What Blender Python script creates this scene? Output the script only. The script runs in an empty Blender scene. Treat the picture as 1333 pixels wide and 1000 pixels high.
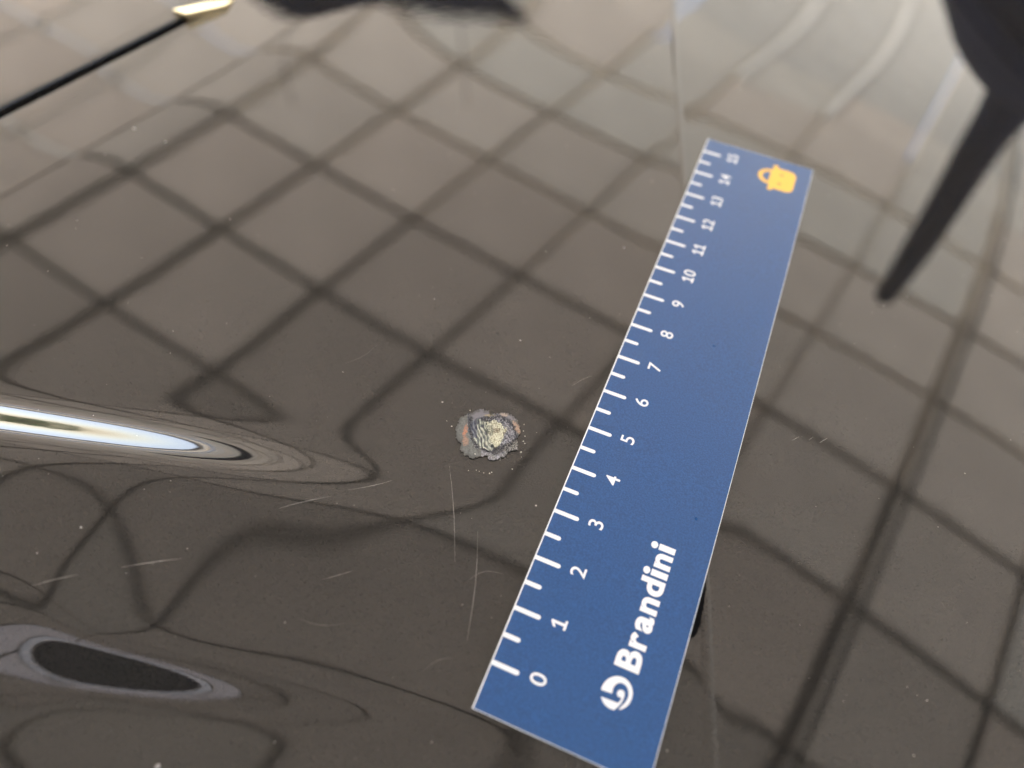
import bpy, bmesh, math, random
import numpy as np
from mathutils import Matrix, Vector, noise
random.seed(7); RNG = np.random.default_rng(7)
S = bpy.context.scene
COL = S.collection
PI = math.pi

# ------------------------------------------------------------------ camera
CAM = Vector((0.00835, -0.03230, 0.12858))
right = Vector((0.923096, 0.379458, 0.062492))
down = Vector((0.344709, -0.744375, -0.571911))
fwd = Vector((-0.170499, 0.549471, -0.817932))
cd = bpy.data.cameras.new('camera'); cam = bpy.data.objects.new('camera', cd); COL.objects.link(cam)
mw = Matrix((right, -down, -fwd)).transposed().to_4x4(); mw.translation = CAM
cam.matrix_world = mw
cd.sensor_width = 36.0; cd.lens = 960 / 1333 * 36.0
cd.clip_start = 0.005; cd.clip_end = 2000
cd.dof.use_dof = True
cd.dof.focus_distance = (Vector((-0.018, 0.036, 0)) - CAM).dot(fwd)
cd.dof.aperture_fstop = cd.lens / 3.5
S.camera = cam

# ------------------------------------------------------------------ light
EXPOSURE = 3.4
SUN_EL, SUN_AZ = math.radians(58), math.radians(-62)      # azimuth clockwise from +Y
W = bpy.data.worlds.new('World'); S.world = W; W.use_nodes = True
nt = W.node_tree; bg = nt.nodes['Background']
sky = nt.nodes.new('ShaderNodeTexSky'); sky.sky_type = 'NISHITA'; sky.sun_disc = False
sky.sun_elevation = SUN_EL; sky.sun_rotation = SUN_AZ; sky.air_density = 1.0; sky.dust_density = 3.0
nt.links.new(sky.outputs[0], bg.inputs[0]); bg.inputs[1].default_value = 0.15
sd = bpy.data.lights.new('sun', 'SUN'); sd.energy = 3.0; sd.angle = math.radians(0.5); sd.color = (1, 0.95, 0.88)
so = bpy.data.objects.new('sun', sd); COL.objects.link(so)
sv = Vector((math.sin(SUN_AZ) * math.cos(SUN_EL), math.cos(SUN_AZ) * math.cos(SUN_EL), math.sin(SUN_EL)))
so.rotation_euler = sv.to_track_quat('Z', 'Y').to_euler(); so.location = sv * 20
S.view_settings.view_transform = 'Standard'; S.view_settings.look = 'None'
S.view_settings.exposure = EXPOSURE; S.view_settings.gamma = 1
S.render.engine = 'CYCLES'
S.cycles.use_denoising = True; S.cycles.max_bounces = 8; S.cycles.glossy_bounces = 4
S.cycles.sample_clamp_indirect = 20

# ------------------------------------------------------------------ materials
def mat(name, col, rough=0.5, spec=0.5, metal=0.0, coat=0.0, coat_ior=1.5, coat_rough=0.0):
    m = bpy.data.materials.new(name); m.use_nodes = True
    b = m.node_tree.nodes['Principled BSDF']
    b.inputs['Base Color'].default_value = (*col, 1); b.inputs['Roughness'].default_value = rough
    b.inputs['Specular IOR Level'].default_value = spec; b.inputs['Metallic'].default_value = metal
    b.inputs['Coat Weight'].default_value = coat; b.inputs['Coat IOR'].default_value = coat_ior
    b.inputs['Coat Roughness'].default_value = coat_rough
    return m
def nodes(m): return m.node_tree.nodes, m.node_tree.links, m.node_tree.nodes['Principled BSDF']
def grain(m, scale, amount, bump=0.0, dist=0.0001, detail=4.0, coords='Object'):
    """noise over the base colour (and a fine relief) in object space"""
    N, L, b = nodes(m)
    tc = N.new('ShaderNodeTexCoord'); nz = N.new('ShaderNodeTexNoise')
    nz.inputs['Scale'].default_value = scale; nz.inputs['Detail'].default_value = detail
    L.new(tc.outputs[coords], nz.inputs['Vector'])
    c = b.inputs['Base Color'].default_value
    rp = N.new('ShaderNodeValToRGB')
    rp.color_ramp.elements[0].position = 0.3; rp.color_ramp.elements[1].position = 0.7
    rp.color_ramp.elements[0].color = (*[v * (1 - amount) for v in c[:3]], 1)
    rp.color_ramp.elements[1].color = (*[v * (1 + amount) for v in c[:3]], 1)
    L.new(nz.outputs['Fac'], rp.inputs['Fac']); L.new(rp.outputs['Color'], b.inputs['Base Color'])
    if bump:
        bp = N.new('ShaderNodeBump'); bp.inputs['Strength'].default_value = bump; bp.inputs['Distance'].default_value = dist
        L.new(nz.outputs['Fac'], bp.inputs['Height']); L.new(bp.outputs['Normal'], b.inputs['Normal'])
    return m
def translucent(name, col, t, rough_col=None):
    m = bpy.data.materials.new(name); m.use_nodes = True
    N, L = m.node_tree.nodes, m.node_tree.links; N.clear()
    out = N.new('ShaderNodeOutputMaterial'); tr = N.new('ShaderNodeBsdfTranslucent'); df = N.new('ShaderNodeBsdfDiffuse'); mx = N.new('ShaderNodeMixShader')
    tc = N.new('ShaderNodeTexCoord'); nz = N.new('ShaderNodeTexNoise'); nz.inputs['Scale'].default_value = 3.0
    rp = N.new('ShaderNodeValToRGB'); rp.color_ramp.elements[0].color = (*[v * .9 for v in col], 1); rp.color_ramp.elements[1].color = (*[v * 1.1 for v in col], 1)
    L.new(tc.outputs['Object'], nz.inputs['Vector']); L.new(nz.outputs['Fac'], rp.inputs['Fac']); L.new(rp.outputs['Color'], tr.inputs['Color'])
    df.inputs['Color'].default_value = (*(rough_col or (0.10, 0.09, 0.085)), 1)
    mx.inputs[0].default_value = t
    L.new(df.outputs[0], mx.inputs[1]); L.new(tr.outputs[0], mx.inputs[2]); L.new(mx.outputs[0], out.inputs['Surface'])
    return m

PAINT = mat('brown_black_paint', (0.040, 0.0345, 0.030), rough=0.5, spec=0.0, coat=1.0, coat_ior=1.53, coat_rough=0.015)
def paint_nodes(m):
    N, L, b = nodes(m)
    tc = N.new('ShaderNodeTexCoord')
    n1 = N.new('ShaderNodeTexNoise'); n1.inputs['Scale'].default_value = 6000; n1.inputs['Detail'].default_value = 1
    rp = N.new('ShaderNodeValToRGB'); e = rp.color_ramp.elements
    e[0].position = .35; e[0].color = (0.012, 0.0112, 0.0100, 1); e[1].position = .72; e[1].color = (0.022, 0.0206, 0.0188, 1)
    L.new(tc.outputs['Object'], n1.inputs['Vector']); L.new(n1.outputs['Fac'], rp.inputs['Fac']); L.new(rp.outputs['Color'], b.inputs['Base Color'])
    n2 = N.new('ShaderNodeTexNoise'); n2.inputs['Scale'].default_value = 260; n2.inputs['Detail'].default_value = 2
    L.new(tc.outputs['Object'], n2.inputs['Vector'])
    bp = N.new('ShaderNodeBump'); bp.inputs['Strength'].default_value = 0.35; bp.inputs['Distance'].default_value = 0.00001
    L.new(n2.outputs['Fac'], bp.inputs['Height']); L.new(bp.outputs['Normal'], b.inputs['Coat Normal'])
paint_nodes(PAINT)
RUBBER_AND_SHADE = mat('black_seal_and_edge_shade', (0.012, 0.012, 0.013), rough=0.7, spec=0.3)
GLINT = mat('cream_glint_metal', (0.80, 0.62, 0.34), rough=0.22, metal=1.0)
SCRATCH = mat('scratched_clearcoat', (0.165, 0.157, 0.145), rough=0.6)
DUST = mat('pale_dust', (0.27, 0.255, 0.235), rough=0.8)
BLUE = mat('blue_printed_film', (0.012, 0.066, 0.195), rough=0.30, spec=0.45)
WHITE = mat('white_print', (0.66, 0.68, 0.70), rough=0.5, spec=0.4)
CORE = mat('white_vinyl_edge', (0.72, 0.74, 0.76), rough=0.5)
MAGNET_AND_GAP = mat('black_magnet_and_gap_shade', (0.004, 0.004, 0.0045), rough=0.8, spec=0.03)
YELLOW = mat('yellow_print', (0.74, 0.42, 0.045), rough=0.5)
BROWNINK = mat('brown_print', (0.22, 0.15, 0.05), rough=0.5)
BEAM = grain(mat('black_green_beam', (0.04, 0.05, 0.042), rough=0.8, spec=0.1), 8, .2)
DARKSTEEL = grain(mat('dark_roof_steel', (0.12, 0.117, 0.11), rough=0.8, spec=0.1), 8, .2)
PALEALU = grain(mat('pale_aluminium_bar', (0.72, 0.70, 0.62), rough=0.5), 8, .08)
NAVY = grain(mat('navy_powder_coat', (0.012, 0.018, 0.050), rough=0.9, spec=0.1), 12, .2)
CREAM = translucent('cream_skylight_sheet', (0.95, 0.86, 0.66), 0.95)
BROWNBOARD = grain(mat('brown_soffit_board', (0.34, 0.29, 0.25), rough=0.7), 14, .3)
PLASTER = grain(mat('pale_plaster', (0.55, 0.52, 0.50), rough=0.9), 5, .1)
DARKDOOR = grain(mat('dark_garage_door', (0.010, 0.009, 0.010), rough=0.6), 6, .2)
GROUND = grain(mat('pale_paving', (0.36, 0.34, 0.31), rough=0.9), 2, .25)
LEAF = grain(mat('hedge_leaf', (0.12, 0.17, 0.05), rough=0.6), 3, .4)
FILLER = bpy.data.materials.new('chipped_paint'); FILLER.use_nodes = True
STEELS = [translucent('roof_batten', tuple(v*g for v in (.60, .57, .52)), 0.6, tuple(v*g for v in (.42, .40, .37))) for g in (.68, 1.02, 1.5, 1.75)]  # battens lighter row by row: the brighter far light is in their colour
WHITEBAR = translucent('white_joint_strip', (.70, .68, .63), 0.78, (.6, .6, .57))
# light fall-off put into the sheet colour: rows darken towards the garage
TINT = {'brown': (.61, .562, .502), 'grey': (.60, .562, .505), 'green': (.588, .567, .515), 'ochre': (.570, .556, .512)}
ROW_LIGHT = (.74, .86, .98, 1.07, 1.16, 1.24)
SHEET = {(t, i): translucent('smoked_roof_sheet_' + t, tuple(v*g for v in TINT[t]), 0.6, (0.42, 0.395, 0.37)) for t in TINT for i, g in enumerate(ROW_LIGHT)}
CLEAR = translucent('clear_roof_sheet', (0.50, 0.48, 0.475), 0.8, (0.5, 0.47, 0.46))

# ------------------------------------------------------------------ helpers
def link(name, me, m, parent=None):
    o = bpy.data.objects.new(name, me); COL.objects.link(o)
    if m is not None and not len(me.materials): me.materials.append(m)
    if parent is not None: o.parent = parent
    return o
def pydata(name, V, F, m, parent=None, smooth=False):
    me = bpy.data.meshes.new(name); me.from_pydata([tuple(map(float, v)) for v in V], [], F); me.update()
    if smooth: me.polygons.foreach_set('use_smooth', [True] * len(me.polygons))
    return link(name, me, m, parent)
def empty(name, loc=(0, 0, 0)):
    o = bpy.data.objects.new(name, None); o.empty_display_size = .02; o.location = loc; COL.objects.link(o); return o
def tag(o, label=None, cat=None, group=None, kind=None):
    if label: o['label'] = label
    if cat: o['category'] = cat
    if group: o['group'] = group
    if kind: o['kind'] = kind
    return o
def box_me(name, sx, sy, sz, m, bev=0.0):
    bm = bmesh.new(); bmesh.ops.create_cube(bm, size=1); bmesh.ops.scale(bm, vec=(sx, sy, sz), verts=bm.verts)
    if bev: bmesh.ops.bevel(bm, geom=bm.edges[:], offset=bev, segments=2, affect='EDGES')
    me = bpy.data.meshes.new(name); bm.to_mesh(me); bm.free(); me.materials.append(m); return me
def grid_faces(nu, nv):
    i, j = np.meshgrid(np.arange(nu - 1), np.arange(nv - 1), indexing='ij')
    a = (i * nv + j).ravel(); return np.stack([a, a + nv, a + nv + 1, a + 1], 1)
def grid_mesh(name, V, nu, nv, m, parent=None, flip=False):
    F = grid_faces(nu, nv)
    if flip: F = F[:, ::-1]
    me = bpy.data.meshes.new(name)
    me.vertices.add(len(V)); me.vertices.foreach_set('co', np.asarray(V, np.float32).ravel())
    me.loops.add(F.size); me.loops.foreach_set('vertex_index', F.astype(np.int32).ravel())
    me.polygons.add(len(F)); me.polygons.foreach_set('loop_start', np.arange(0, F.size, 4, dtype=np.int32))
    me.polygons.foreach_set('use_smooth', np.ones(len(F), bool))
    me.update(calc_edges=True); me.validate()
    return link(name, me, m, parent)
def erf(x):
    s = np.sign(x); x = np.abs(x); t = 1 / (1 + .3275911 * x)
    # smooth rational approximation, good to 1e-7
    y = 1 - (((((1.061405429 * t - 1.453152027) * t) + 1.421413741) * t - .284496736) * t + .254829592) * t * np.exp(-x * x)
    return s * y
def sstep(x, w): return .5 * (1 + erf(x / w))

# ------------------------------------------------------------------ the bonnet's shape (metres; z = 0 is the sheet under the ruler)
C = [0.00086, -0.00087, -0.03182, 0.00356, -0.03961, -0.01549, 0.00316, -0.01198, 0.01382]
SWELL = [.1439, -.1781, -.0183, -.0833, .248, -.4125, -.0351, -.143, .0261, -.3364, -.6962, -.0816, -.0405, -.0343, .1313,
         .5025, .2892, .2501, .0653, .7029, .9424, .4201, .2071, .3099, .4475]
def h_base(X, Y):
    x = X / .1; y = (Y - .08) / .1
    xc = np.clip(x, -2.3, 1.0); yc = np.clip(y, -1.3, 2.0)
    H = .1 * (C[0]*xc + C[1]*yc + C[2]*xc*xc/2 + C[3]*xc*yc + C[4]*yc*yc/2 + C[5]*xc**3/3 + C[6]*xc*xc*yc + C[7]*xc*yc*yc + C[8]*yc**3/3)
    hx = C[0] + C[2]*xc + C[3]*yc + C[5]*xc*xc + 2*C[6]*xc*yc + C[7]*yc*yc
    hy = C[1] + C[3]*xc + C[4]*yc + C[6]*xc*xc + 2*C[7]*xc*yc + C[8]*yc*yc
    r = H + .1*hx*(x-xc) + .1*hy*(y-yc)
    for k, w in enumerate(SWELL):                      # faint waviness of the pressed sheet
        cx, cy = (-.13, -.07, -.01, .05, .10)[k // 5], (-.03, .03, .09, .15, .21)[k % 5]
        r = r + w*.001*np.exp(-((X - cx)**2 + (Y - cy)**2)/.0025)
    return r
def h_bump(X, Y):
    """the bulge between the two creased flanks at the near left, and the shallow swell beside it"""
    s = X*.94770 + Y*.31912; t = -X*.31912 + Y*.94770
    f = .75*(1 - sstep(s + .050629, .01982)) + .25*(1 - sstep(s + .018885, .026727))
    wl = .003200*(1 + 2.0*sstep(-(s + .075), .009))
    ridge = (1 - sstep(t - .034701 + .074123*(s + .06), .005300))*sstep(t + .006400 + .073302*(s + .06), wl)
    ds = (s + .05)/.03; dt = (t - .014)/.03
    return .005950*f*ridge + .001*np.exp(-ds*ds - dt*dt)*(-.306547 + .656774*ds + .759658*dt)
def crease_x(Y): return .0387 - .298*Y
def h_crease(X, Y):
    d = (X - crease_x(Y))/1.044
    return (.00006*np.exp(-(d/.0040)**2))
def gap_x(Y): return -.1822 + .240*(Y - .0805)
def h_edge(X, Y):
    e = (X - gap_x(Y))/1.023                       # distance from the shut line
    w = .007
    q = (.034 - e)
    return -.035*(q*sstep(q, w) + w/(2*math.sqrt(PI))*np.exp(-(q/w)**2))*1.0
def h_all(X, Y):
    crater = -.0004*np.exp(-((X + .0183)**2 + (Y - .0409)**2)/.0040**2)
    return h_base(X, Y) + h_bump(X, Y) + h_crease(X, Y) + h_edge(X, Y) + crater
def H1(x, y): return float(h_all(np.array([x]), np.array([y]))[0])

# ------------------------------------------------------------------ the ground, the carport over the car and what stands round it
ZG = -0.98
gv = 400.0
tag(pydata('ground', [(-gv, -gv, ZG), (gv, -gv, ZG), (gv, gv, ZG), (-gv, gv, ZG)], [(0, 1, 2, 3)], GROUND),
    'grey paving under and around the car', kind='structure')
OX, OY, TH, CELL, ZC = -2.044, 1.1062, -0.2378, 0.5688, 2.0
cth, sth = math.cos(TH), math.sin(TH)
def lat(a, b): return (OX + CELL*(a*cth - b*sth), OY + CELL*(a*sth + b*cth))
A0, A1, B0, B1 = -5, 9, -5, 15
carport = tag(empty('carport', (*lat(2, 4), ZG)), 'dark steel carport roofed with smoked sheets above the car', 'carport')
inv = Matrix.Translation(carport.location).inverted()
def place(o, x, y, z, rz=TH):
    o.parent = carport; o.location = (x - carport.location.x, y - carport.location.y, z - carport.location.z); o.rotation_euler = (0, 0, rz); return o
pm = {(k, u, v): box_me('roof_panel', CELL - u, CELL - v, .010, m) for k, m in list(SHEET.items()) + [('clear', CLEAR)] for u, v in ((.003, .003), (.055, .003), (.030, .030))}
for a in range(A0, A1):
    for b in range(B0, B1):
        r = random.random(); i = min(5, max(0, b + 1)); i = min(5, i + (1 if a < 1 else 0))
        if b <= B0: k = 'clear'
        elif b >= 7: k = ('ochre', 4)
        elif a >= 6 and b >= 1: k = ('green', i)
        elif b >= 4: k = ('green' if r < .6 else 'grey', i)
        elif b >= 3 or a == 5: k = ('grey', i)
        else: k = ('brown' if r < .75 else 'grey', i)
        gapw = (.030, .030) if a < -2 else (.055, .003) if b >= 6 and a in (1, 2, 3) else (.003, .003)
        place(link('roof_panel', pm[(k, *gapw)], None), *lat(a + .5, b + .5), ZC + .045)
def bar(name, a0, b0, a1, b1, w, hgt, m, z):
    p, q = Vector(lat(a0, b0)), Vector(lat(a1, b1)); d = q - p
    o = link(name, box_me(name, d.length, w, hgt, m), None)
    return place(o, (p.x + q.x)/2, (p.y + q.y)/2, z, math.atan2(d.y, d.x))
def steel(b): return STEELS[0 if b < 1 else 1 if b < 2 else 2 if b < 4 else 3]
for a in range(A0, A1 + 1):
    w = .023 if a != 5 else .046
    for b in range(B0, 6):
        if a <= -2: bar('joint_strip', a, b, a, b + 1, .05, .012, WHITEBAR, ZC + .0575)
        else: bar('rafter', a, b, a, b + 1, w, .03, steel(b), ZC + .014)
    if a in (2, 3): bar('joint_strip', a, 6, a, B1, .085, .012, WHITEBAR, ZC + .0575)
    else: bar('rafter', a, 6, a, B1, .03, .02, STEELS[3], ZC + .022)
for b in range(B0, B1 + 1):
    if b <= 5:
        bar('joint_strip', A0, b, -2.05, b, .05, .010, WHITEBAR, ZC + .0705)
        bar('purlin', -1.8, b, A1, b, .021, .024, steel(b - .5), ZC + .0205)
bar('main_beam', 5.08, B0, 5.08, B1, .014, .02, BEAM, ZC - .020)
# edges: a brown soffit board, a slot glazed with cream sheet, another board, the dark edge beam
for (a0, b0, a1, b1, nx, ny) in ((A0, B0, A0, B1, -1, 0), (A0, B1, A1, B1, 0, 1), (A1, B0, A1, B1, 1, 0)):
    for nm, off, w, m, z, hh in (('eave_beam', .10, .06, DARKSTEEL, ZC, .06), ('soffit_board', .75, .50, SHEET['brown', 4], ZC, .03),
                                 ('skylight_strip', 1.28, .26, CREAM, ZC + .02, .012), ('soffit_board', 1.80, .50, SHEET['brown', 3], ZC, .03),
                                 ('edge_beam', 2.30, .14, DARKSTEEL, ZC - .04, .14)):
        ox, oy = nx*off*.6/CELL, ny*off*.6/CELL
        bar(nm, a0 + ox, b0 + oy, a1 + ox, b1 + oy, w*.6/1.0 if w > .2 else w, hh, m, z)
for a, b in ((A0 - 1.5, B0 + .2), (A0 - 1.5, 2.5), (A0 - 1.5, 9), (A0 - 1.5, B1 + 1.5), (2, B1 + 1.5), (A1 + 1.5, B1 + 1.5), (A1 + 1.5, 4.5), (A1 + 1.5, B0 + .2)):
    place(link('post', box_me('post', .12, .12, ZC - .08 - ZG, DARKSTEEL, .008), None), *lat(a, b), (ZC - .08 + ZG)/2)
# the garage behind the camera
gar = tag(empty('garage', (*lat(2, B0 - .5), ZG)), 'pale plastered garage front with a wide dark door behind the car', 'garage')
def gpart(nm, a, z0, z1, w, d, m):
    o = link(nm, box_me(nm, w, d, z1 - z0, m), None, gar); x, y = lat(a, B0 - .5)
    o.location = (x - gar.location.x, y - gar.location.y, (z0 + z1)/2 - ZG); o.rotation_euler = (0, 0, TH); return o
gpart('lintel_wall', 2, 1.93, ZC + .3, 10.0, .2, PLASTER)
gpart('side_wall', -5.5, ZG, 1.93, 1.5, .2, PLASTER); gpart('side_wall', 9.5, ZG, 1.93, 1.5, .2, PLASTER)
for k in range(6): gpart('door_panel', 2, ZG + k*.485, ZG + k*.485 + .480, 7.0, .06, DARKDOOR)
# dark post on a shouldered pier, beyond the car
pier = tag(empty('gate_pier', (.525, 1.58, ZG)), 'navy gate pier with sloping cap and tall slim post', 'gate pier')
def rings(name, prof, n, m, parent, rot=0.0):
    V, F = [], []
    for (r, z) in prof:
        for k in range(n):
            t = 2*PI*k/n + rot; V.append((r*math.cos(t), r*math.sin(t), z))
    for i in range(len(prof) - 1):
        for k in range(n): F.append((i*n + k, i*n + (k+1) % n, (i+1)*n + (k+1) % n, (i+1)*n + k))
    F.append(tuple(range((len(prof)-1)*n, len(prof)*n))); F.append(tuple(range(n))[::-1])
    return pydata(name, V, F, m, parent)
zc = 0.425 - ZG
rings('pier', [(.26, 0), (.26, zc - .17)], 4, NAVY, pier, PI/4)
rings('cap', [(.29, zc - .17), (.29, zc - .14), (.20, zc - .08), (.075, zc - .012), (.056, zc), (.052, zc + .05)], 24, NAVY, pier)
rings('post', [(.050, zc + .05), (.037, 1.0 - ZG), (.028, 1.165 - ZG), (.024, 1.180 - ZG), (.012, 1.188 - ZG)], 16, NAVY, pier)
# rolled navy awning hung from the roof beyond the car
px, py, pz = -1.71, 2.77, 1.500
awn = tag(empty('rolled_awning', (px, py, pz)), 'rolled navy awning hanging on straps under the carport roof', 'awning')
awn.rotation_euler = (0, 0, math.radians(31))
r_ = rings('cloth_roll', [(.010, -.62), (.04, -.52), (.085, -.28), (.115, 0), (.125, .12), (.095, .34), (.045, .56), (.012, .74)], 20, NAVY, awn)
r_.rotation_euler = (0, PI/2 - math.radians(8.5), 0)
for sx in (-.45, .42):
    st_ = link('strap', box_me('strap', .006, .002, ZC - pz - .05, NAVY), None, awn); st_.location = (sx, 0, (ZC - pz)/2 + .045)
# hedge
def hedge(name, cx, cy, length, depth, hgt, rz, label):
    n = 5200; V = np.zeros((n*4, 3)); c = np.stack([RNG.uniform(-length/2, length/2, n), RNG.uniform(-depth/2, depth/2, n), RNG.uniform(0, 1, n)], 1)
    top = hgt*(1 + .10*np.sin(c[:, 0]*2.1) + .08*np.sin(c[:, 0]*5.3 + 1)); c[:, 2] = (1 - (1 - c[:, 2])**1.6*.999)*top
    u = RNG.normal(size=(n, 3)); u /= np.linalg.norm(u, axis=1, keepdims=True); w = RNG.normal(size=(n, 3)); w = np.cross(u, w); w /= np.linalg.norm(w, axis=1, keepdims=True)
    sz = RNG.uniform(.05, .12, (n, 1))
    for k, (su, sw) in enumerate(((-1, 0), (0, -.6), (1, 0), (0, .6))): V[k::4] = c + sz*(su*u + sw*w)
    F = [(4*i, 4*i+1, 4*i+2, 4*i+3) for i in range(n)]
    e = tag(empty(name, (cx, cy, ZG)), label, 'hedge'); e.rotation_euler = (0, 0, rz)
    o = pydata('foliage', V, F, LEAF, e); o['kind'] = 'stuff'
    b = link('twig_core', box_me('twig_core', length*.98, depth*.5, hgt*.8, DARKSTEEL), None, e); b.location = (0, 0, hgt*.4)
hedge('hedge', -9.5, 7.0, 14, 1.0, 1.30, math.radians(62), 'clipped green hedge to the side of the carport')
hedge('hedge', 0.5, 16.5, 16, 1.0, 1.9, math.radians(-8), 'taller green hedge at the far end of the carport')

# ------------------------------------------------------------------ the car: bonnet, wing, seal
car = tag(empty('car', (0, 0, ZG)), 'glossy dark brown car bonnet with dents, scratches and a chip beside the blue ruler', 'car')
def cpart(o, parent=None):
    if parent is None: o.parent = car; o.location = (0, 0, -ZG)
    else: o.parent = parent
    return o
def axis(segs):
    out = [segs[0][0]]
    for a, b, st in segs:
        n = max(1, int(round((b - a)/st))); out += list(np.linspace(a, b, n + 1)[1:])
    return np.array(out)
# bonnet: columns run from the shut line (rolled edge) to the right
ue = axis([(0.0, 0.11, .0009), (.11, .31, .0011), (.31, .62, .015)])
vy = axis([(-.30, -.06, .012), (-.06, .06, .0009), (.06, .33, .0014), (.33, .62, .015)])
R_E, GAPW = .0006, .0042
roll = [(0.0, -.018), (0.0, -R_E)] + [(R_E*(1 - math.cos(t)), -R_E*(1 - math.sin(t))) for t in np.linspace(0, PI/2, 8)[1:]]
ue = np.r_[0, .00012, .00024, ue[1:]]
cols_e = np.r_[[r[0] for r in roll], R_E + ue[1:]]
cols_d = np.r_[[r[1] for r in roll], np.zeros(len(ue) - 1)]
E_, Y_ = np.meshgrid(cols_e, vy, indexing='ij'); D_ = np.meshgrid(cols_d, vy, indexing='ij')[0]
X_ = gap_x(Y_) + GAPW/2 + E_*1.023
Z_ = h_all(X_, Y_) + D_
bonnet = cpart(grid_mesh('bonnet', np.stack([X_, Y_, Z_], -1).reshape(-1, 3), len(cols_e), len(vy), PAINT))
bonnet.data.materials.append(RUBBER_AND_SHADE)                 # turned-down edge coloured dark: the gap's shade instead of a sky glint
mi = np.zeros(len(bonnet.data.polygons), np.int32); mi[:(len(roll) - 1)*(len(vy) - 1)] = 1
bonnet.data.polygons.foreach_set('material_index', mi)
# wing beyond the shut line
ew = axis([(0.0, .08, .002), (.08, .40, .02)])
cols_e = np.r_[[r[0] for r in roll], R_E + ew[1:]]; cols_d = np.r_[[r[1] for r in roll], np.zeros(len(ew) - 1)]
vw = axis([(-.30, 0, .02), (0, .33, .003), (.33, .62, .02)])
E_, Y_ = np.meshgrid(cols_e, vw, indexing='ij'); D_ = np.meshgrid(cols_d, vw, indexing='ij')[0]
XG = gap_x(Y_) - GAPW/2
X_ = XG - E_*1.023
Z_ = h_base(XG, Y_) + h_edge(XG + .003, Y_) + D_ - .03*E_ - .05*np.maximum(E_ - .05, 0)**1.5
wing = cpart(grid_mesh('wing', np.stack([X_, Y_, Z_], -1).reshape(-1, 3), len(cols_e), len(vw), PAINT, flip=True))
# seal at the bottom of the gap
ys = np.linspace(-.3, .62, 60); V = []
for y in ys:
    g = float(gap_x(y)); z = H1(g + .003, y) - .007
    V += [(g - .004, y, z - .002), (g - .0015, y, z), (g + .0015, y, z), (g + .004, y, z - .002)]
cpart(grid_mesh('gap_seal', np.array(V), len(ys), 4, RUBBER_AND_SHADE, flip=True))
# scratches
def strip(name, P, w, m, lift=.00004, parent=bonnet, curl=0.0):
    P = [Vector(p) for p in P]; n = 14; V = []; F = []
    for i in range(n + 1):
        t = i/n; p = P[0].lerp(P[-1], t)
        d = (P[-1] - P[0]).normalized(); nrm = Vector((-d.y, d.x)); p = p + nrm*(curl*math.sin(PI*t)) + nrm*random.uniform(-1, 1)*w*.15
        ww = .75*w*(.25 + .75*math.sin(PI*min(max(t, .04), .96)))*random.uniform(.55, 1.1)
        for sgn in (-1, 1):
            q = p + nrm*sgn*ww/2; V.append((q.x, q.y, H1(q.x, q.y) + lift))
    for i in range(n): F.append((2*i, 2*i+1, 2*i+3, 2*i+2))
    o = pydata(name, V, F, m); return cpart(o, parent)
for p, q, w, c in (((-.0468, .0092), (-.0396, .0155), .00016, .0002), ((-.0375, .0180), (-.031, .0234), .00016, -.0002), ((-.0645, -.0115), (-.0566, -.0060), .00020, .0001),
                   ((-.0757, -.0201), (-.0701, -.0155), .00018, .0001), ((-.0223, .0310), (-.0130, .0135), .00012, .0003), ((-.0116, .0206), (-.0053, .0018), .00013, .0005),
                   ((.0399, .0652), (.0412, .0668), .00022, 0), ((.0432, .0668), (.0440, .0680), .00020, 0), ((.0455, .0672), (.0468, .0690), .00024, 0),
                   ((-.0330, .0010), (-.0290, .0045), .00010, 0), ((-.0066, .0590), (-.0035, .0635), .00010, .0002), ((-.0095, .0110), (-.0040, .0150), .00008, .0012)):
    strip('scratch', (p, q), w, SCRATCH, curl=c)
# crown of the pressed crease
ys = np.linspace(-.03, .40, 200); V = []
for y in ys:
    x0 = float(crease_x(y))
    for t in np.linspace(-1, 1, 11):
        x = x0 + t*.0011; V.append((x, y + t*.0003, H1(x, y) - .00002 + .00021*(1 - t*t)))
cpart(grid_mesh('crease_crown', np.array(V), len(ys), 11, PAINT, flip=True), bonnet)
# hair-fine swirl marks
for k in range(3):
    x, y = random.uniform(-.055, .0), random.uniform(-.03, .075)
    if x > -.004 and y > -.01: continue
    if math.hypot(x + .0183, y - .0407) < .009: continue
    a = random.gauss(.65, .5); ln = random.uniform(.003, .012)
    strip('scratch', ((x, y), (x + ln*math.cos(a), y + ln*math.sin(a))), .000045, SCRATCH, curl=random.uniform(-.0008, .0008))
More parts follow.
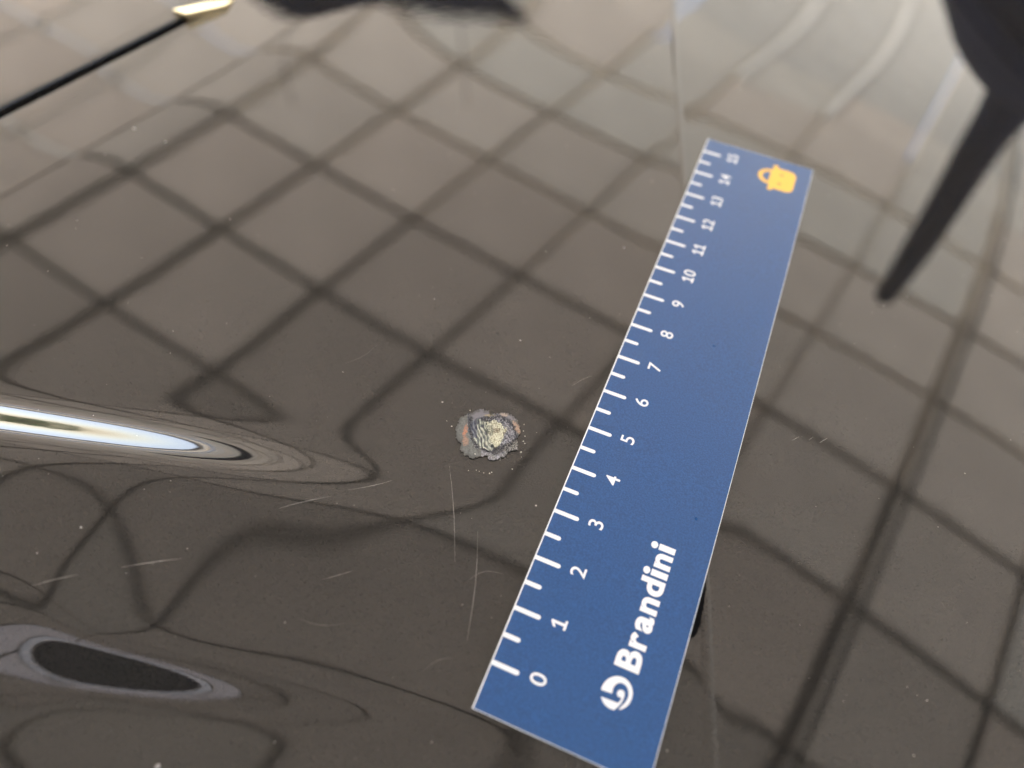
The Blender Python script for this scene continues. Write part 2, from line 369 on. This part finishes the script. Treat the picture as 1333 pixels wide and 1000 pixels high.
# dust
def dust():
    V, F = [], []
    cnt = 0
    while cnt < 430:
        x, y = random.uniform(-.19, .09), random.uniform(-.05, .24)
        if x < gap_x(y) + .006 or (-.001 < x < .0312 and -.009 < y < .157): continue
        r = min(.00032, .00005 + random.expovariate(1/.000035)); z = H1(x, y); k = len(V); rot = random.random()*PI
        n = 5; el = random.uniform(.6, 1.5)
        for i in range(n):
            t = 2*PI*i/n; a, b = r*el*math.cos(t), r/el*math.sin(t)
            V.append((x + a*math.cos(rot) - b*math.sin(rot), y + a*math.sin(rot) + b*math.cos(rot), z - r*.1))
        V.append((x, y, z + r*.7))
        F += [(k + i, k + (i+1) % n, k + n) for i in range(n)]; cnt += 1
    for (x, y, r) in ((-.1445, .0905, .0007), (-.1335, .0895, .0005), (-.0035, .0300, .0003), (-.0300, .0440, .0003), (-.0213, .0660, .0003), (-.0420, -.0345, .0006), (-.0415, -.0360, .0005), (-.0330, -.0410, .0009)):
        k = len(V); z = H1(x, y)
        V += [(x + r*math.cos(t)*random.uniform(.6, 1.1), y + r*math.sin(t)*random.uniform(.6, 1.1), z - r*.1) for t in np.linspace(0, 2*PI, 8)[:-1]] + [(x, y, z + r*.4)]
        F += [(k + i, k + (i+1) % 7, k + 7) for i in range(7)]
    o = cpart(pydata('dust', V, F, DUST), bonnet); o['kind'] = 'stuff'
dust()

# ------------------------------------------------------------------ the chip: bared primer, filler and torn paint
KX, KY = (1.600, .729), (-.821, 1.892)          # mm per 100 units of the sketch below, along its x and up its y
CX, CY = -.0184, .0407
def chip_xy(u, v):                               # sketch coordinates (u right, v down, centre 660,480)
    a, b = (u - 660)/100, -(v - 480)/100
    return CX + (KX[0]*a + KY[0]*b)/1000, CY + (KX[1]*a + KY[1]*b)/1000
OUT = [(290, 430), (330, 300), (450, 245), (520, 205), (620, 185), (685, 215), (700, 255), (780, 245), (860, 235), (950, 260), (1010, 320), (1055, 400), (1050, 480), (1000, 540), (1015, 610), (1020, 655), (950, 670), (890, 700), (810, 760), (700, 775), (640, 735), (580, 745), (480, 745), (400, 725), (345, 660), (372, 600), (300, 525)]
def inside(poly, u, v):
    c = False; n = len(poly); dmin = 1e9
    for i in range(n):
        x1, y1 = poly[i]; x2, y2 = poly[(i+1) % n]
        if (y1 > v) != (y2 > v) and u < (x2-x1)*(v-y1)/(y2-y1) + x1: c = not c
        dx, dy = x2-x1, y2-y1; t = max(0, min(1, ((u-x1)*dx + (v-y1)*dy)/(dx*dx+dy*dy)))
        dmin = min(dmin, math.hypot(u-x1-t*dx, v-y1-t*dy))
    return dmin if c else -dmin
CORE_P = [(655, 400), (650, 350), (740, 335), (830, 370), (885, 440), (850, 520), (815, 600), (760, 635), (700, 590), (690, 500)]
STREAK_P = [(470, 330), (560, 300), (650, 350), (690, 500), (730, 640), (700, 675), (600, 640), (520, 560), (470, 450)]
SPECK_P = [(640, 310), (780, 300), (900, 350), (985, 430), (970, 540), (890, 590), (810, 640), (800, 560), (890, 440), (820, 360), (740, 335)]
RING_P = [(430, 245), (520, 330), (640, 270), (760, 270), (900, 300), (990, 400), (1010, 500), (960, 590), (900, 640), (840, 690), (740, 715), (620, 680), (520, 620), (460, 520), (440, 400)]
def nz(u, v, s, o=0): return noise.noise(Vector((u*s + o, v*s - o, o*.37)))
def chip_pixel(u, v):
    """colour and height in mm of the damage at a sketch point"""
    wu, wv = u + 24*nz(u, v, .02, 3) + 13*nz(u, v, .06, 8), v + 24*nz(u, v, .02, 17) + 13*nz(u, v, .06, 29)
    d = inside(OUT, wu, wv); n1 = nz(u, v, .03, 40); n2 = nz(u, v, .07, 60); n3 = nz(u, v, .13, 80)
    if d < 0: return None
    mix = lambda a, b, f: a*(1 - max(0, min(1, f))) + np.array(b)*max(0, min(1, f))
    col = np.array([.098, .103, .098])*(1 + .35*n1 + .35*n2 + .3*n3); h = .02 + .04*n2
    if v < 330: col = mix(col, (.142, .137, .152), (u - 430)/90)
    if d < 40: col = mix(col, (.045, .045, .042), (40 - d)/46 + .5*n3)
    for (cx, cy, rx, ry, tilt, cc, st) in ((405, 450, 26, 80, .22, (.33, .15, .095), .9), (412, 560, 40, 60, 0, (.24, .15, .11), .8), (1003, 410, 34, 85, -.55, (.30, .21, .155), 1), (860, 262, 52, 20, .2, (.28, .23, .19), .9), (690, 265, 70, 16, 0, (.26, .22, .14), .7)):
        a = (u-cx)*math.cos(tilt) + (v-cy)*math.sin(tilt); b = -(u-cx)*math.sin(tilt) + (v-cy)*math.cos(tilt)
        q = (a/rx)**2 + (b/ry)**2 + .9*n2 + .9*n3
        if q < 1: col = mix(col, np.array(cc)*(1 + .5*n3), (1 - q)*2.2*st)
    r = inside(RING_P, wu, wv) + 10*n2
    if r > -8:
        f = (r + 8)/14; col = mix(col, np.array([.042, .045, .055])*(1 + .9*n2), f); h -= .22*min(1, f)
        if n3 + .5*n2 > .32: col = mix(col, (.26, .255, .25), .8); h += .10
    if 640 < v < 790 and u > 590 and r < 12: col = mix(col, np.array([.20, .195, .215])*(1 + .8*n3 + .6*n2), .35 + 1.6*n2 + n3)
    if u > 860 and v > 560 and n2 + .7*n3 > .12: col = mix(col, (.34, .325, .30), .85); h += .12
    c0 = inside(CORE_P, u + 10*n1, v + 10*n1); c = inside(CORE_P, wu, wv) + 8*n2
    s = inside(STREAK_P, wu*.5 + u*.5, wv*.5 + v*.5) + 8*n2
    if s > -6:
        q = -c0 + .15*(v - 480)*(1 if u < 600 else .4)                  # ridges dragged round the core
        w = .8*math.sin(q*.150 + 2.6*nz(u, v, .014, 5)) + 1.3*nz(u*.6 + v*.35, v*.35 - u*.6, .05, 12) + .35*n3
        lite = np.array([.40, .40, .33])*(1 + .35*n2); mid = np.array([.15, .165, .135])*(1 + .4*n2); dark = np.array([.045, .05, .07])
        k = mix(dark, mid, (w + .75)/.55); k = mix(k, lite, (w - .35)/.5)
        if u < 545 and v < 520: k = mix(k, (.05, .055, .09), .75)
        col = mix(col, k, (s + 6)/14); h = -.06 + .11*w
    p = inside(SPECK_P, wu, wv) + 8*n2
    if p > -4:
        k = n3 + .7*n2 + .25*math.sin((u*.8 - v*.6)*.16)
        col = mix(col, mix(np.array([.07, .07, .085]), np.array([.28, .275, .29])*(1 + .4*n1), k*2.4 + .75), (p + 4)/12); h = .02 + .16*k
    if c > -6:
        k = mix(np.array([.52, .51, .39])*(1 + .25*n2 + .2*n3), (.30, .29, .20), .5 - 2.6*n2 - 2.2*n3 - c/60)
        if (abs(u - 762) < 50 and abs(v - 443) < 26) or (abs(u - 870) < 26 and abs(v - 500) < 40): k = mix(k, (.16, .13, .09), .6 + 1.6*n3)
        if abs(u - 700) < 34 and abs(v - 440) < 60: k = mix(k, (.17, .18, .14), .5 + 1.5*n3)
        col = mix(col, k, (c + 6)/10); h = .10 + .18*n2 + .12*n3
    return col, h
def chip():
    st = 4.0; us = np.arange(270, 1080, st); vs = np.arange(170, 795, st); idx = {}; V = []; K = []; F = []
    for i, u in enumerate(us):
        for j, v in enumerate(vs):
            r = chip_pixel(u, v)
            if r is None: continue
            x, y = chip_xy(u, v); idx[i, j] = len(V); V.append((x, y, H1(x, y) + .00026 + r[1]*.0011)); K.append((*np.clip(r[0], .005, .9), 1))
    for (i, j) in idx:
        q = [(i, j), (i+1, j), (i+1, j+1), (i, j+1)]
        if all(t in idx for t in q): F.append([idx[t] for t in q][::-1])
    o = cpart(pydata('paint_chip', V, F, FILLER, smooth=False), bonnet)
    at = o.data.color_attributes.new('layer', 'FLOAT_COLOR', 'POINT'); at.data.foreach_set('color', np.array(K, np.float32).ravel())
    o['label'] = 'round chip baring grey primer, rust and pale yellow filler'
    N, L, b = nodes(FILLER); a = N.new('ShaderNodeAttribute'); a.attribute_name = 'layer'; L.new(a.outputs['Color'], b.inputs['Base Color'])
    b.inputs['Roughness'].default_value = .36; b.inputs['Specular IOR Level'].default_value = .4
    CR = mat('chalky_filler', (.46, .44, .38), rough=.8)
    V, F = [], []
    for (u, v, r) in ((990, 320, .20), (1005, 325, .14), (1090, 375, .15), (1088, 450, .16), (1100, 500, .20), (1085, 560, .27), (1090, 585, .2), (1040, 682, .27), (815, 765, .15), (860, 745, .13), (945, 860, .2), (705, 905, .24), (690, 915, .2), (630, 905, .14), (460, 880, .16), (518, 700, .24), (255, 380, .2), (185, 325, .17), (465, 210, .16), (1235, 468, .12), (970, 610, .2), (990, 640, .22), (940, 615, .18), (700, 665, .2), (585, 632, .2), (560, 690, .14), (1040, 740, .15), (540, 885, .1), (580, 890, .1)):
        u += random.uniform(-9, 9); v += random.uniform(-9, 9); x, y = chip_xy(u, v); r *= .00075*random.uniform(.7, 1.25); k = len(V); z = H1(x, y) + (.0002 if inside(OUT, u, v) > 0 else 0)
        for ring, (rr, zz) in enumerate(((1.0, -.1), (.75, .45))):
            V += [(x + r*rr*math.cos(t)*random.uniform(.6, 1.2), y + r*rr*math.sin(t)*random.uniform(.6, 1.2), z + r*zz*random.uniform(.7, 1.2)) for t in np.linspace(0, 2*PI, 7)[:-1]]
        V.append((x, y, z + r*.7))
        F += [(k + i, k + (i+1) % 6, k + 6 + (i+1) % 6, k + 6 + i) for i in range(6)] + [(k + 6 + i, k + 6 + (i+1) % 6, k + 12) for i in range(6)]
    c = cpart(pydata('filler_crumbs', V, F, CR), bonnet); c['kind'] = 'stuff'
chip()

# bright trim at the end of the shut line, added for the highlight there
TP = [(-.1730, .1448), (-.1655, .1424), (-.1594, .1537), (-.1605, .1603), (-.1640, .1600)]
zt = [-.0026 - .26*((x + .1655)*-.707 + (y - .1424)*.707 - .008) for x, y in TP]
n = len(TP); V = [(x, y, z) for (x, y), z in zip(TP, zt)] + [(x, y, z - .002) for (x, y), z in zip(TP, zt)]
F = [tuple(range(n)), tuple(range(n, 2*n))[::-1]] + [(i, i + n, (i+1) % n + n, (i+1) % n) for i in range(n)]
plate = cpart(pydata('corner_glint', V, F, GLINT)); plate['label'] = 'small bright highlight put in as a metal trim at the end of the shut line'

# ------------------------------------------------------------------ the ruler
LW, L0, L1 = .0302, -.0079, .1562
ruler = tag(empty('ruler', (LW/2, .0741, 0)), 'blue magnetic ruler with white centimetre marks lying beside the paint chip', 'ruler')
def rsurf(x, y): return h_base(np.asarray(x), np.asarray(y)) + .00055
def rpart(o): o.parent = ruler; o.location = -Vector(ruler.location); return o
def slab(name, x0, x1, y0, y1, z0, z1, m, sides_only=False):
    nx, ny = 10, 50; xs = np.linspace(x0, x1, nx); ys = np.linspace(y0, y1, ny)
    Xg, Yg = np.meshgrid(xs, ys, indexing='ij'); B = rsurf(Xg, Yg)
    top = np.stack([Xg, Yg, B + z1], -1).reshape(-1, 3); bot = np.stack([Xg, Yg, B + z0], -1).reshape(-1, 3)
    F = [tuple(f) for f in grid_faces(nx, ny)]; n = nx*ny
    F += [tuple(int(k) + n for k in f[::-1]) for f in grid_faces(nx, ny)]
    I = lambda i, j: i*ny + j
    for i in range(nx - 1):
        F.append((I(i, 0), I(i, 0) + n, I(i+1, 0) + n, I(i+1, 0))[::-1]); F.append((I(i, ny-1), I(i+1, ny-1), I(i+1, ny-1) + n, I(i, ny-1) + n)[::-1])
    for j in range(ny - 1):
        F.append((I(0, j), I(0, j+1), I(0, j+1) + n, I(0, j) + n)[::-1]); F.append((I(nx-1, j), I(nx-1, j) + n, I(nx-1, j+1) + n, I(nx-1, j+1))[::-1])
    F = [tuple(int(k) for k in f) for f in F]
    return rpart(pydata(name, np.r_[top, bot], F, m))
slab('magnet_backing', .00005, LW - .00005, L0 + .00005, L1 - .00005, 0, .00040, MAGNET_AND_GAP)
slab('white_layer', 0, LW, L0, L1, .00040, .00062, CORE)
slab('printed_face', .00022, LW - .00010, L0 + .00010, L1 - .00008, .00062, .00064, BLUE)
ZP = .00066
def flat(name, V2, F, m, z=ZP):
    V2 = np.array(V2); Z = rsurf(V2[:, 0], V2[:, 1]) + z
    return rpart(pydata(name, np.c_[V2, Z], F, m))
for k in range(31):
    y = k*.005; ln = .0051 if k % 2 == 0 else .0033; w = .00082/2
    P = [(.0001, y - w), (ln - w, y - w)] + [(ln - w + w*math.sin(t), y - w*math.cos(t)) for t in np.linspace(0, PI, 9)[1:-1]] + [(ln - w, y + w), (.0001, y + w)]
    flat('tick', P, [tuple(range(len(P)))], WHITE)
GL = {}
def glyph(ch, bold):
    """(verts, faces, advance) with the cap height at 1"""
    if (ch, bold) in GL: return GL[ch, bold]
    if ch == '1':
        V = [(0, 0), (.58, 0), (.58, .15), (.385, .15), (.385, 1), (.25, 1), (0, .80), (0, .62), (.215, .775), (.215, .15), (0, .15)]
        r = (np.array(V), [tuple(range(len(V)))], .58)
    elif ch == 'i':
        V = [(.02, 0), (.27, 0), (.27, .70), (.02, .70)] + [(.145 + .145*math.cos(t), .90 + .145*math.sin(t)) for t in np.linspace(0, 2*PI, 17)[:-1]]
        r = (np.array(V), [(0, 1, 2, 3), tuple(range(4, 20))], .29)
    else:
        def raw(q):
            c = bpy.data.curves.new('letters', 'FONT'); c.body = q; c.size = 1.0; c.offset = bold; c.resolution_u = 6; c.fill_mode = 'FRONT'
            o = bpy.data.objects.new('letters', c); COL.objects.link(o); bpy.context.view_layer.update()
            me = o.evaluated_get(bpy.context.evaluated_depsgraph_get()).to_mesh()
            V = np.array([v.co[:2] for v in me.vertices]); F = [tuple(p.vertices) for p in me.polygons]
            o.to_mesh_clear(); bpy.data.objects.remove(o); bpy.data.curves.remove(c); return V, F
        V, F = raw(ch); H = raw('H')[0]; y0, y1 = H[:, 1].min(), H[:, 1].max()
        V = np.c_[V[:, 0] - V[:, 0].min(), V[:, 1] - y0]/(y1 - y0)
        r = (V, F, V[:, 0].max())
    GL[ch, bold] = r; return r
def letters(name, s, xb, yc, cap, sx=1.0, bold=0.0, m=WHITE, length=None, gap=.13):
    """text running along +Y with its top towards -X; xb baseline, cap height in metres; yc centre, or start when a length is given"""
    VV, FF, x = [], [], 0.0
    for ch in s:
        V, F, adv = glyph(ch, bold); k = len(VV)
        VV += [(vx + x, vy) for vx, vy in V]; FF += [tuple(i + k for i in f) for f in F]; x += adv + gap
    x -= gap; VV = np.array(VV)
    kx = length/x if length else cap*sx
    y = VV[:, 0]*kx + (yc if length else yc - x*kx/2)
    return flat(name, np.c_[xb - VV[:, 1]*cap, y], FF, m)
for n in range(16):
    letters('numeral', str(n), .00980, n*.01 + .00045, .0028, sx=1.06, bold=.006, gap=.10)
letters('lettering', 'Brandini', .02375, .0077, .0044, bold=.036, length=.0240, gap=.09)
# round emblem: white disc with a blue b-shaped ribbon
def E2(u, v): return (.021238 + EU[0]*(u - 400) + EV[0]*(v - 600), .003471 + EU[1]*(u - 400) + EV[1]*(v - 600))
EU, EV = (8.313e-6, 3.550e-6), (2.559e-6, -8.046e-6)
flat('emblem_disc', [E2(403 + 297*math.cos(t), 596 - 316*math.sin(t)) for t in np.linspace(0, 2*PI, 49)[:-1]], [tuple(range(48))], WHITE)
SW = [(90, 526), (320, 608), (325, 545), (350, 480), (395, 430), (450, 408), (510, 415), (565, 450), (605, 510), (622, 580), (620, 650), (595, 720), (545, 790), (480, 850), (425, 925), (345, 915), (420, 858), (480, 795), (525, 720), (548, 640), (548, 590), (525, 555), (475, 535), (425, 555), (403, 605), (420, 655), (455, 680), (490, 684), (480, 720), (430, 782), (110, 660)]
flat('emblem_ribbon', [E2(*p) for p in SW], [tuple(range(len(SW)))[::-1]], BLUE, ZP + .00002)
# black sliver added as the shadowed gap where the crease lifts the edge
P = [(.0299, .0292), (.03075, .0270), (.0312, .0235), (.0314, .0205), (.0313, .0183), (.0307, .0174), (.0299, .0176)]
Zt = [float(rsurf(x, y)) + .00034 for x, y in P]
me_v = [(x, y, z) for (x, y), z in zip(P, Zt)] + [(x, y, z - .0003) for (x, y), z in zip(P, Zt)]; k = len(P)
rpart(pydata('edge_gap_shade', me_v, [tuple(range(k))[::-1], tuple(range(k, 2*k))] + [(i, (i+1) % k, (i+1) % k + k, i + k) for i in range(k)], MAGNET_AND_GAP))
# yellow bag picture
def B2(a, b): return (.0226 - b*.001, .01475 + a*.001) if False else (.0226 - b*.001, .1475 + a*.001)
def rrect(x0, x1, y0, y1, r):
    P = []
    for cx, cy, t0 in ((x1-r, y1-r, 0), (x0+r, y1-r, PI/2), (x0+r, y0+r, PI), (x1-r, y0+r, 1.5*PI)):
        P += [(cx + r*math.cos(t0 + t), cy + r*math.sin(t0 + t)) for t in np.linspace(0, PI/2, 5)]
    return P
P = [B2(*p) for p in rrect(-4.7, 4.7, -3.7, 3.2, 2.0)]; flat('bag_body', P, [tuple(range(len(P)))], YELLOW)
V, F = [], []
for i, t in enumerate(np.linspace(0, PI, 17)):
    for r in (2.3, 3.5): V.append(B2(r*math.cos(t)*.95, 3.0 + r*math.sin(t)*.95))
for i in range(16): F.append((2*i, 2*i+1, 2*i+3, 2*i+2)[::-1])
flat('bag_handle', V, F, YELLOW)
for sx in (-2.0, 2.0):
    P = [B2(sx + .45*math.cos(t), .2 + .6*math.sin(t)) for t in np.linspace(0, 2*PI, 17)[:-1]]; flat('bag_stud', P, [tuple(range(16))], BROWNINK, ZP + .00002)
for sx in (-5.0, 5.0):
    P = [B2(*p) for p in rrect(sx - .7, sx + .7, 1.6, 3.0, .5)]; flat('bag_strap_end', P, [tuple(range(len(P)))], YELLOW, ZP + .00001)
# film grain of the blue face
N, L, b = nodes(BLUE)
tc = N.new('ShaderNodeTexCoord'); n1 = N.new('ShaderNodeTexNoise'); n1.inputs['Scale'].default_value = 3200; n1.inputs['Detail'].default_value = 2
n2 = N.new('ShaderNodeTexNoise'); n2.inputs['Scale'].default_value = 90; n2.inputs['Detail'].default_value = 5
L.new(tc.outputs['Object'], n1.inputs['Vector']); L.new(tc.outputs['Object'], n2.inputs['Vector'])
rp = N.new('ShaderNodeValToRGB'); e = rp.color_ramp.elements
e[0].position = .32; e[0].color = (.004, .040, .134, 1); e[1].position = .68; e[1].color = (.010, .070, .214, 1)
L.new(n1.outputs['Fac'], rp.inputs['Fac']); L.new(rp.outputs['Color'], b.inputs['Base Color'])
mr = N.new('ShaderNodeMapRange'); mr.inputs['To Min'].default_value = .22; mr.inputs['To Max'].default_value = .42
L.new(n2.outputs['Fac'], mr.inputs['Value']); L.new(mr.outputs['Result'], b.inputs['Roughness'])
bp_ = N.new('ShaderNodeBump'); bp_.inputs['Strength'].default_value = .4; bp_.inputs['Distance'].default_value = .00006
L.new(n1.outputs['Fac'], bp_.inputs['Height']); L.new(bp_.outputs['Normal'], b.inputs['Normal'])
